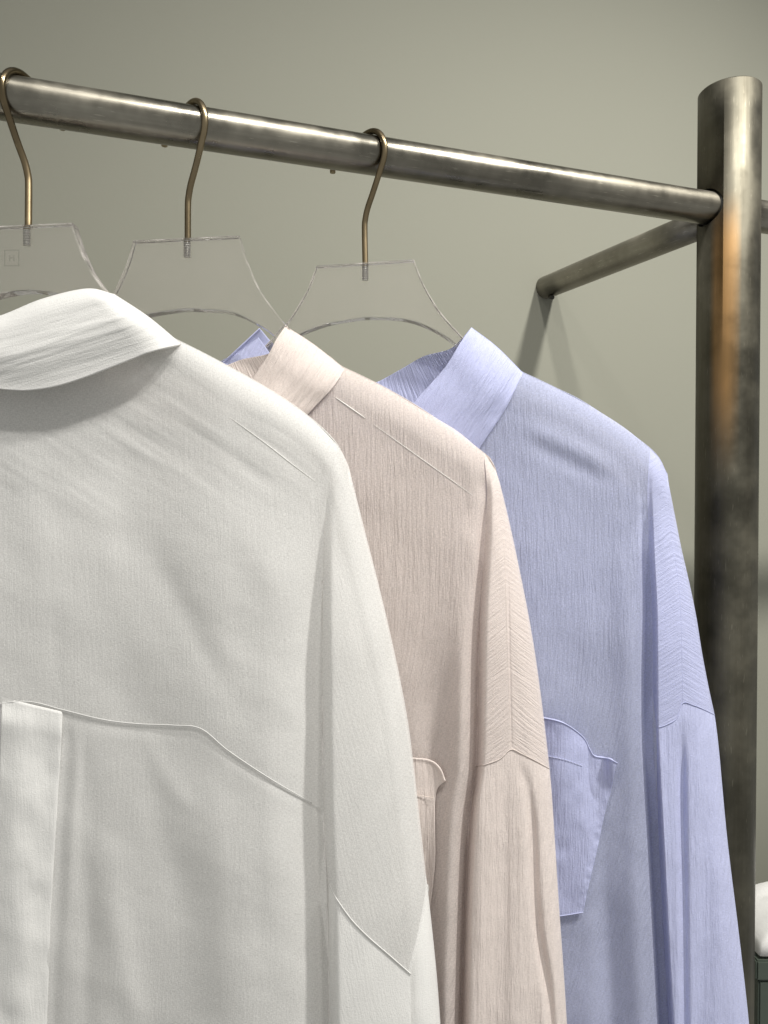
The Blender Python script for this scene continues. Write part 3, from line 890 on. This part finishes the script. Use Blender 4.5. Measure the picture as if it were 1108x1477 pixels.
# ------------------------------------------------------------------ pink shirt
def pink_shirt():
    root = thing("hanging_shirt", "pale pink crinkled shirt hanging between the white and the blue one", "shirt", V(271, 540, DP), "shirts hanging on the rail")
    M, D, C = M_PINK, DP, 271.0
    yS = pchip([(300, 590), (400, 500), (440, 508), (497, 531), (560, 562), (620, 598), (690, 645), (714, 676)])
    xR = pchip([(664, 710), (680, 716), (700, 722), (800, 745), (930, 770), (1040, 785), (1110, 793), (1200, 800), (1330, 808), (1477, 818), (1660, 826), (1860, 832)])
    xv = pchip([(648, 698), (690, 703), (760, 700), (800, 698), (900, 692), (1107, 687), (1173, 678), (1251, 673), (1369, 669), (1660, 663)])
    Av = pchip([(655, 0), (690, 2.5), (740, 7), (800, 10), (950, 17), (1107, 21), (1660, 23)])
    xs = pchip([(700, 716), (780, 727), (900, 731), (1080, 737), (1110, 738)])
    def W(x, y, s=None, t=None):
        dy = y - yS(np.minimum(x, 714))
        amp = 15
        w = amp * dome(np.maximum(dy, 0), 46)
        d = xR(y) - x
        w = w - (amp + 2) * (1 - dome(np.maximum(d, 0), 30)) * sstep(640, 740, y)
        dx = x - xv(y)
        prof = np.where(dx < 0, np.exp(-(dx / 8.0) ** 2), np.exp(-(dx / 6.0) ** 2))
        w = w - Av(y) * prof
        # tubular fold of the front beside the sleeve, hollow at the pocket
        w = w + np.where(dx < 0, 9.5 * np.exp(-((dx + 24) / 15) ** 2) * sstep(800, 1050, y), 0)
        w = w - np.where(dx < 0, 5.0 * np.exp(-((dx + 66) / 20) ** 2) * sstep(880, 1080, y), 0)
        w = w + np.where(dx < 0, 2.0 * np.exp(-((dx + 30) / 26) ** 2) * sstep(700, 800, y) * (1 - sstep(850, 1000, y)), 0)
        us = np.clip(dx / np.maximum(xR(y) - xv(y), 1), 0, 1)
        w = w + np.where(dx > 0, (9 * np.cos(math.pi * 0.5 * us) * dome(dx, 9) - 1) * sstep(690, 950, y), 0)
        # dent at the shoulder point
        w = w - 3.2 * np.exp(-(((x - 696) / 8) ** 2 + ((y - 700) / 22) ** 2))
        w = w - 1.2 * np.exp(-(((x - 738 + (y - 1080) * -0.02) / 1.6) ** 2)) * sstep(760, 830, y) * (1 - sstep(1075, 1082, y)) * 0.6
        # lower sleeve fold
        xf = pchip([(1085, 742), (1134, 762), (1330, 775), (1447, 793), (1660, 805)])
        w = w - np.where(dx > 0, 6.0 * np.exp(-((x - xf(y)) / 7.0) ** 2) * sstep(1090, 1200, y), 0)
        w = w + np.where(dx > 0, 0.35 * fbm(x / 9, y / 420, 131, 2) * sstep(1095, 1130, y) * dome(np.maximum(d, 0), 30), 0)
        w = w + np.where(dx > 0, 1.5 * np.sin((x - 690) / 9.0 + y / 180) * sstep(1110, 1200, y) * dome(np.maximum(d, 0), 30), 0)
        body = 1 - sstep(-30, 0, dx)
        a, b = rot(x, y, 33)
        w = w + body * sstep(6, 50, dy) * 0.5 * fbm(a / 220, b / 60, 111, 1)
        w = w + body * 0.16 * fbm((x + 0.30 * np.logaddexp(0, (y - 930) / 40) * 40) / 8, y / 380, 113, 2) * sstep(20, 160, dy)
        w = w + body * 0.9 * fbm(x / 42, y / 300, 112, 1) * sstep(700, 900, y)
        return w
    topb = [(360, 560), (420, 512)] + [(x, float(yS(x))) for x in (460, 497, 560, 620, 660, 698)]
    br = line_x(xv, 649, YB, 14); br[0] = topb[-1]
    uvb = lambda x, y, s, t: rot(x - 0.6 * np.maximum(0, 0) , y, 0 ) if False else rot(x, y, 1)
    def uv_body(x, y, s, t):
        # threads run down, leaning on the fold beside the sleeve
        dx = x - xv(y)
        return x + 0.30 * np.logaddexp(0, (y - 930) / 40) * 40, y
    cloth("front_panel", D, topb, [(300, YB), (480, YB), br[-1]], [(360, 560), (320, 760), (305, 1100), (300, YB)], br, 300, 420, W, M_PINK_S, root, uv_body, thick=0)
    cl = line_x(xv, 649, 1106, 9); cl[0] = topb[-1]; cl[-1] = (687, 1106)
    arm = [(687, 1106), (705, 1101), (722, 1094), (737, 1081), (752, 1087), (772, 1097), (793, 1109)]
    cr_ = [(714, 676)] + line_x(xR, 700, 1060, 7) + [(793, 1109)]
    Wc = lambda x, y, s=None, t=None: W(x, y) + 0.5 * sstep(760, 900, y)
    cloth("drop_shoulder", D, [topb[-1], (707, 660), (714, 676)], arm, cl, cr_, 120, 330, Wc, M_PINK_R, root, uv_chevron(xs, -52), thick=0)
    sl = line_x(xv, 1106, YB, 7); sl[0] = (687, 1106)
    cloth("sleeve", D, arm, [sl[-1], (745, YB), (832, YB)], sl, [(793, 1109)] + line_x(xR, 1160, YB, 6), 170, 260, lambda x, y, s, t: W(x, y), M, root, uv_tilt(2), thick=0)
    # chest pocket
    def Wp(x, y, s=None, t=None):
        base = W(x, y) + 3.2
        if s is not None:
            base = base + 2.5 * np.sin(math.pi * np.clip(s, 0, 1)) * (1 - t) + 1.0 * (1 - sstep(0, .03, t))
        return base
    cloth("pocket", D, [(520, 1082), (560, 1090), (591, 1093), (619, 1096), (634, 1107), (642, 1126)], [(520, 1320), (580, 1322), (618, 1326)],
          [(520, 1082), (520, 1320)], [(642, 1126), (628, 1150), (627, 1244), (618, 1326)], 90, 120, Wp, M, root, uv_tilt(0), thick=0.0008)
    stitches("pocket_stitching", [(560, 1140), (603, 1147), (627, 1151)], D, Wp, M_THREAD_P, root, lift=2.6)
    # back of the shirt, towards the wall, and its other half behind the white shirt
    def Wq(x, y, s, t):
        xm = np.where(x < C, 2*C - x, x)
        e = np.minimum(np.clip((xR(y) - xm) / 50, 0, 1), np.clip((y - yS(np.clip(xm, 400, 714))) / 50, 0, 1))
        return -13 * dome(e, 1.0) - 1
    rr = [(714, 676)] + [(a - 4, b) for a, b in line_x(xR, 760, YB, 8)]
    ll = [(2*C - x, y) for x, y in rr]
    tR = [(x, float(yS(x))) for x in (440, 497, 560, 620, 698)] + [(714, 676)]
    tL = [(2*C - x, y) for x, y in tR[::-1]]
    cloth("back_panel", D, tL + [(C, 560)] + tR, [ll[-1], (C, YB), rr[-1]], ll, rr, 120, 90, Wq, M_PINK_S, root)
    W2 = lambda x, y, s, t: np.minimum(W(2*C - x, y), 12)
    mir = lambda pts: [(2*C - x, y) for x, y in pts]
    cloth("front_panel", D, mir(topb), mir([(300, YB), (480, YB), br[-1]]), mir([(360, 560), (320, 760), (305, 1100), (300, YB)]), mir(br), 60, 80, W2, M, root)
    front_collar(root, D, M, C,
        top=[(412, 470), (455, 498), (497, 532)],
        left=[(412, 470), (399, 489), (385, 515), (362, 550), (330, 612)],
        right=[(497, 532), (482, 557), (440, 603), (398, 662)],
        bottom=[(330, 612), (365, 655), (398, 662)],
        roll=[(412, 471), (397, 506), (349, 519), (323, 529), (271, 545)],
        low=[(495, 531), (440, 570), (380, 600), (330, 612), (271, 620)], seed=210, deep=10)
    seam("armhole_seam", arm, D, Wc, M, root, r=0.00028, lift=-0.02, wob=0.15)
    seam("shoulder_seam", line_x(xs, 775, 1080, 8), D, Wc, M, root, r=0.0003, lift=-0.15)
    seam("hanger_glint", [(484, 573), (527, 603)], D, W, M_GLINT_W, root, r=0.00035, lift=0.3)  # bright line of the hanger edge through the cloth, built as white tubes
    seam("hanger_glint", [(539, 612), (603, 658), (683, 715)], D, W, M_GLINT_W, root, r=0.00018, lift=0.2)
    bpy.context.view_layer.update()
    adopt(root)
pink_shirt()

# ------------------------------------------------------------------ blue shirt
def blue_shirt():
    root = thing("hanging_shirt", "pale periwinkle blue crinkled shirt with chest pocket, nearest the post", "shirt", V(527, 560, DB), "shirts hanging on the rail")
    M, D, C = M_BLUE, DB, 527.0
    yS = pchip([(560, 600), (660, 510), (700, 516), (755, 538), (800, 559), (850, 585), (930, 640), (952, 664), (962, 684)])
    xR = pchip([(670, 957), (684, 962), (740, 973), (800, 985), (870, 1001), (960, 1016), (1030, 1030), (1080, 1037), (1180, 1046), (1300, 1060), (1420, 1075), (1660, 1095), (1860, 1106)])
    xv = pchip([(650, 938), (700, 934), (780, 936), (900, 941), (1040, 942), (1200, 950), (1340, 957), (1660, 975)])
    Av = pchip([(660, 0), (720, 1.5), (790, 9), (900, 17), (1040, 22), (1660, 25)])
    xs = pchip([(700, 955), (780, 970), (880, 982), (1015, 985)])
    def W(x, y, s=None, t=None):
        dy = y - yS(np.minimum(x, 962))
        amp = 15
        w = amp * dome(np.maximum(dy, 0), 44)
        d = xR(y) - x
        w = w - (amp + 2) * (1 - dome(np.maximum(d, 0), 30)) * sstep(660, 760, y)
        dx = x - xv(y)
        wl = 9.0 + 3 * sstep(800, 1000, y)
        # flat-bottomed hollow between the front and the sleeve
        prof = np.where(dx < 0, 1 - sstep(wl - 2, wl + 6, -dx), 1 - sstep(2, 8, dx))
        w = w - Av(y) * prof
        us = np.clip(dx / np.maximum(xR(y) - xv(y), 1), 0, 1)
        w = w + np.where(dx > 0, (9 * np.cos(math.pi * 0.5 * us) * dome(dx, 9) - 1) * sstep(730, 950, y), 0)
        # front folds under the shoulder
        w = w + np.where(dx < 0, 4.0 * np.exp(-((dx + 34) / 20) ** 2) * sstep(760, 900, y), 0)
        xg = pchip([(1050, 878), (1250, 872), (1477, 880), (1660, 890)])
        w = w - np.where(dx < 0, 5.0 * np.exp(-((x - xg(y)) / 16) ** 2) * sstep(1120, 1350, y), 0)
        w = w + np.where(dx < 0, 3.0 * np.exp(-((x - xg(y) - 40) / 18) ** 2) * sstep(1150, 1350, y), 0)
        # soft crease running from the collar towards the sleeve
        a, b = rot(x - 760, y - 620, 27)
        w = w + 1.6 * np.exp(-((b + 8) / 14) ** 2) * sstep(-20, 40, a) * (1 - sstep(90, 160, a))
        w = w - 1.3 * np.exp(-((b - 16) / 12) ** 2) * sstep(-20, 40, a) * (1 - sstep(90, 160, a))
        # sleeve folds
        xf = pchip([(1020, 984), (1114, 984), (1303, 987), (1477, 988), (1660, 990)])
        w = w - np.where(dx > 0, 5.0 * np.exp(-((x - xf(y)) / 6.0) ** 2) * sstep(1030, 1140, y), 0)
        w = w + np.where(dx > 0, 0.35 * fbm(x / 9, y / 420, 331, 2) * sstep(1030, 1070, y) * dome(np.maximum(d, 0), 30), 0)
        w = w + np.where(dx > 0, 1.1 * np.sin((x - 950) / 8.0 + y / 150) * sstep(1040, 1120, y) * dome(np.maximum(d, 0), 30), 0)
        body = 1 - sstep(-40, -8, dx)
        a, b = rot(x, y, 30)
        w = w + body * sstep(6, 60, dy) * (0.7 * fbm(a / 200, b / 60, 311, 1) + 0.15 * fbm(x / 40, y / 46, 312, 2))
        w = w + body * 0.16 * fbm((x + 0.33 * np.logaddexp(0, (y - 1000) / 40) * 40) / 8, y / 380, 314, 2) * sstep(20, 160, dy)
        w = w + body * 0.9 * fbm(x / 48, y / 300, 313, 1) * sstep(760, 950, y)
        return w
    topb = [(620, 590), (680, 516)] + [(x, float(yS(x))) for x in (715, 755, 800, 850, 900, 938)]
    br = line_x(xv, 651, YB, 14); br[0] = topb[-1]
    def uv_body(x, y, s, t):
        dx = x - xv(y)
        return x + 0.33 * np.logaddexp(0, (y - 1000) / 40) * 40, y
    cloth("front_panel", D, topb, [(540, YB), (750, YB), br[-1]], [(620, 590), (580, 760), (550, 1100), (540, YB)], br, 340, 420, W, M_BLUE_S, root, uv_body, thick=0)
    cl = line_x(xv, 651, 1050, 9); cl[0] = topb[-1]; cl[-1] = (947, 1050)
    arm = [(947, 1050), (962, 1045), (976, 1036), (985, 1014), (1000, 1017), (1015, 1023), (1031, 1031)]
    cr_ = [(962, 684)] + line_x(xR, 740, 990, 6) + [(1031, 1031)]
    Wc = lambda x, y, s=None, t=None: W(x, y) + 0.5 * sstep(760, 900, y)
    cloth("drop_shoulder", D, [topb[-1], (953, 664), (962, 684)], arm, cl, cr_, 120, 300, Wc, M_BLUE_R, root, uv_chevron(xs, -58), thick=0)
    sl = line_x(xv, 1050, YB, 7); sl[0] = (947, 1050)
    cloth("sleeve", D, arm, [sl[-1], (1030, YB), (1106, YB)], sl, [(1031, 1031)] + line_x(xR, 1080, YB, 7), 170, 260, lambda x, y, s, t: W(x, y), M, root, uv_tilt(1), thick=0)
    # chest pocket with a gaping, wavy mouth
    def Wp(x, y, s=None, t=None):
        base = W(x, y) + 3.0
        g = np.exp(-(((x - 858) / 15) ** 2)) * (1 - sstep(1090, 1200, y))
        base = base - 5.0 * g + 8.0 * np.exp(-(((x - 812) / 28) ** 2)) * (1 - sstep(1060, 1240, y)) + 5.0 * np.exp(-(((x - 884) / 9) ** 2)) * (1 - sstep(1095, 1150, y))
        base = np.maximum(base, W(x, y) + 1.2)
        edge = np.exp(-((x - 868 + (y - 1190) * 0.24) / 8) ** 2)
        return base + 0.35 * fbm(x / 10, y / 12, 401, 2) * edge * sstep(1100, 1130, y) + 0.5 * fbm(x / 30, y / 40, 402, 2)
    ptop = [(765, 1030), (781, 1034), (813, 1042), (840, 1061), (850, 1078), (857, 1089), (870, 1092), (880, 1094), (891, 1100)]
    pright = [(891, 1100), (887, 1112), (882, 1140), (875, 1163), (868, 1195), (862, 1224), (850, 1275), (841, 1317)]
    pbot = [(745, 1318), (790, 1322), (809, 1322), (841, 1317)]
    cloth("pocket", D, ptop, pbot, [(765, 1030), (755, 1180), (745, 1318)], pright, 130, 240, Wp, M, root, uv_tilt(2), thick=0.0013)
    seam("pocket_hem", [(x, y + 1) for x, y in ptop], D, Wp, M, root, r=0.0005, lift=0.1)
    seam("pocket_hem", [(x, y - 1) for x, y in pbot], D, Wp, M, root, r=0.0004, lift=0.1)
    stitches("pocket_stitching", [(770, 1085), (792, 1091), (815, 1096), (841, 1105)], D, Wp, M_THREAD_B, root)
    def Wq(x, y, s, t):
        xm = np.where(x < C, 2*C - x, x)
        e = np.minimum(np.clip((xR(y) - xm) / 50, 0, 1), np.clip((y - yS(np.clip(xm, 660, 962))) / 50, 0, 1))
        return -13 * dome(e, 1.0) - 1
    rr = [(962, 684)] + [(a - 4, b) for a, b in line_x(xR, 760, YB, 8)]
    ll = [(2*C - x, y) for x, y in rr]
    tR = [(x, float(yS(x))) for x in (700, 755, 800, 850, 938)] + [(962, 684)]
    tL = [(2*C - x, y) for x, y in tR[::-1]]
    cloth("back_panel", D, tL + [(C, 580)] + tR, [ll[-1], (C, YB), rr[-1]], ll, rr, 120, 90, Wq, M_BLUE_S, root)
    W2 = lambda x, y, s, t: np.minimum(W(2*C - x, y), 12)
    mir = lambda pts: [(2*C - x, y) for x, y in pts]
    cloth("front_panel", D, mir(topb), mir([(540, YB), (750, YB), br[-1]]), mir([(620, 590), (580, 760), (550, 1100), (540, YB)]), mir(br), 60, 80, W2, M, root)
    front_collar(root, D, M, C,
        top=[(680, 472), (717, 500), (755, 538)],
        left=[(680, 472), (663, 496), (641, 531), (596, 583), (560, 640)],
        right=[(755, 538), (728, 592), (693, 645), (655, 705)],
        bottom=[(560, 640), (610, 690), (655, 705)],
        roll=[(680, 473), (652, 502), (612, 514), (580, 532), (545, 551), (527, 554)],
        low=[(752, 540), (690, 590), (630, 610), (590, 618), (550, 625), (527, 628)], seed=260, deep=18, drop=16)
    seam("armhole_seam", arm, D, Wc, M, root, r=0.00028, lift=-0.02, wob=0.15)
    seam("shoulder_seam", line_x(xs, 800, 1014, 8), D, Wc, M, root, r=0.0003, lift=-0.15)
    bpy.context.view_layer.update()
    adopt(root)
blue_shirt()

# ------------------------------------------------------------------ what shows right of the post: a low shelf with a white garment
def side_display():
    D = 0.93
    top = V(1115, 1372, D)
    sh = thing("display_shelf", "dark green low shelf beyond the post at the right edge", "shelf", (top.x + 0.12, top.y + 0.02, 0.0))
    bm = bmesh.new()
    def box(name, x0, x1, y0, y1, z0, z1):
        b = bmesh.new()
        bmesh.ops.create_cube(b, size=1)
        for v in b.verts:
            v.co = Vector(((x0 + x1) / 2 + v.co.x * (x1 - x0), (y0 + y1) / 2 + v.co.y * (y1 - y0), (z0 + z1) / 2 + v.co.z * (z1 - z0)))
        bmesh.ops.bevel(b, geom=list(b.edges), offset=0.002, segments=2, affect='EDGES')
        me = bpy.data.meshes.new(name); b.to_mesh(me); b.free()
        link(name, me, M_GREEN, sh)
    x0 = V(1080, 1400, D).x
    box("shelf_board", x0, x0 + 0.4, top.y - 0.02, top.y + 0.12, top.z - 0.025, top.z)
    box("shelf_side", x0 + 0.004, x0 + 0.022, top.y - 0.018, top.y + 0.118, 0.0, top.z - 0.026)
    box("shelf_back", x0 + 0.024, x0 + 0.398, top.y + 0.10, top.y + 0.118, 0.0, top.z - 0.026)
    adopt(sh)
    # folded white garment on it
    nx, ny = 50, 40
    u, v = np.meshgrid(np.linspace(0, 1, nx), np.linspace(0, 1, ny))
    x = x0 + 0.006 + 0.30 * u
    y = top.y - 0.016 + 0.11 * v
    e = np.minimum(np.minimum(u * 4, (1 - u) * 4), np.minimum(v * 4, (1 - v) * 4))
    z = top.z + 0.004 + 0.055 * dome(e, 1.0) * (0.65 + 0.9 * np.clip(u, 0, .5)) + 0.004 * fbm(u * 5, v * 4, 7, 2) * dome(e, 1)
    o = grid_mesh("folded_garment", np.stack([x, y, z], -1), np.stack([x, y], -1) * 1000, M_WHITE, None, 0.002)
    o['label'] = "folded white garment lying on the dark shelf right of the post"
    o['category'] = "garment"
side_display()
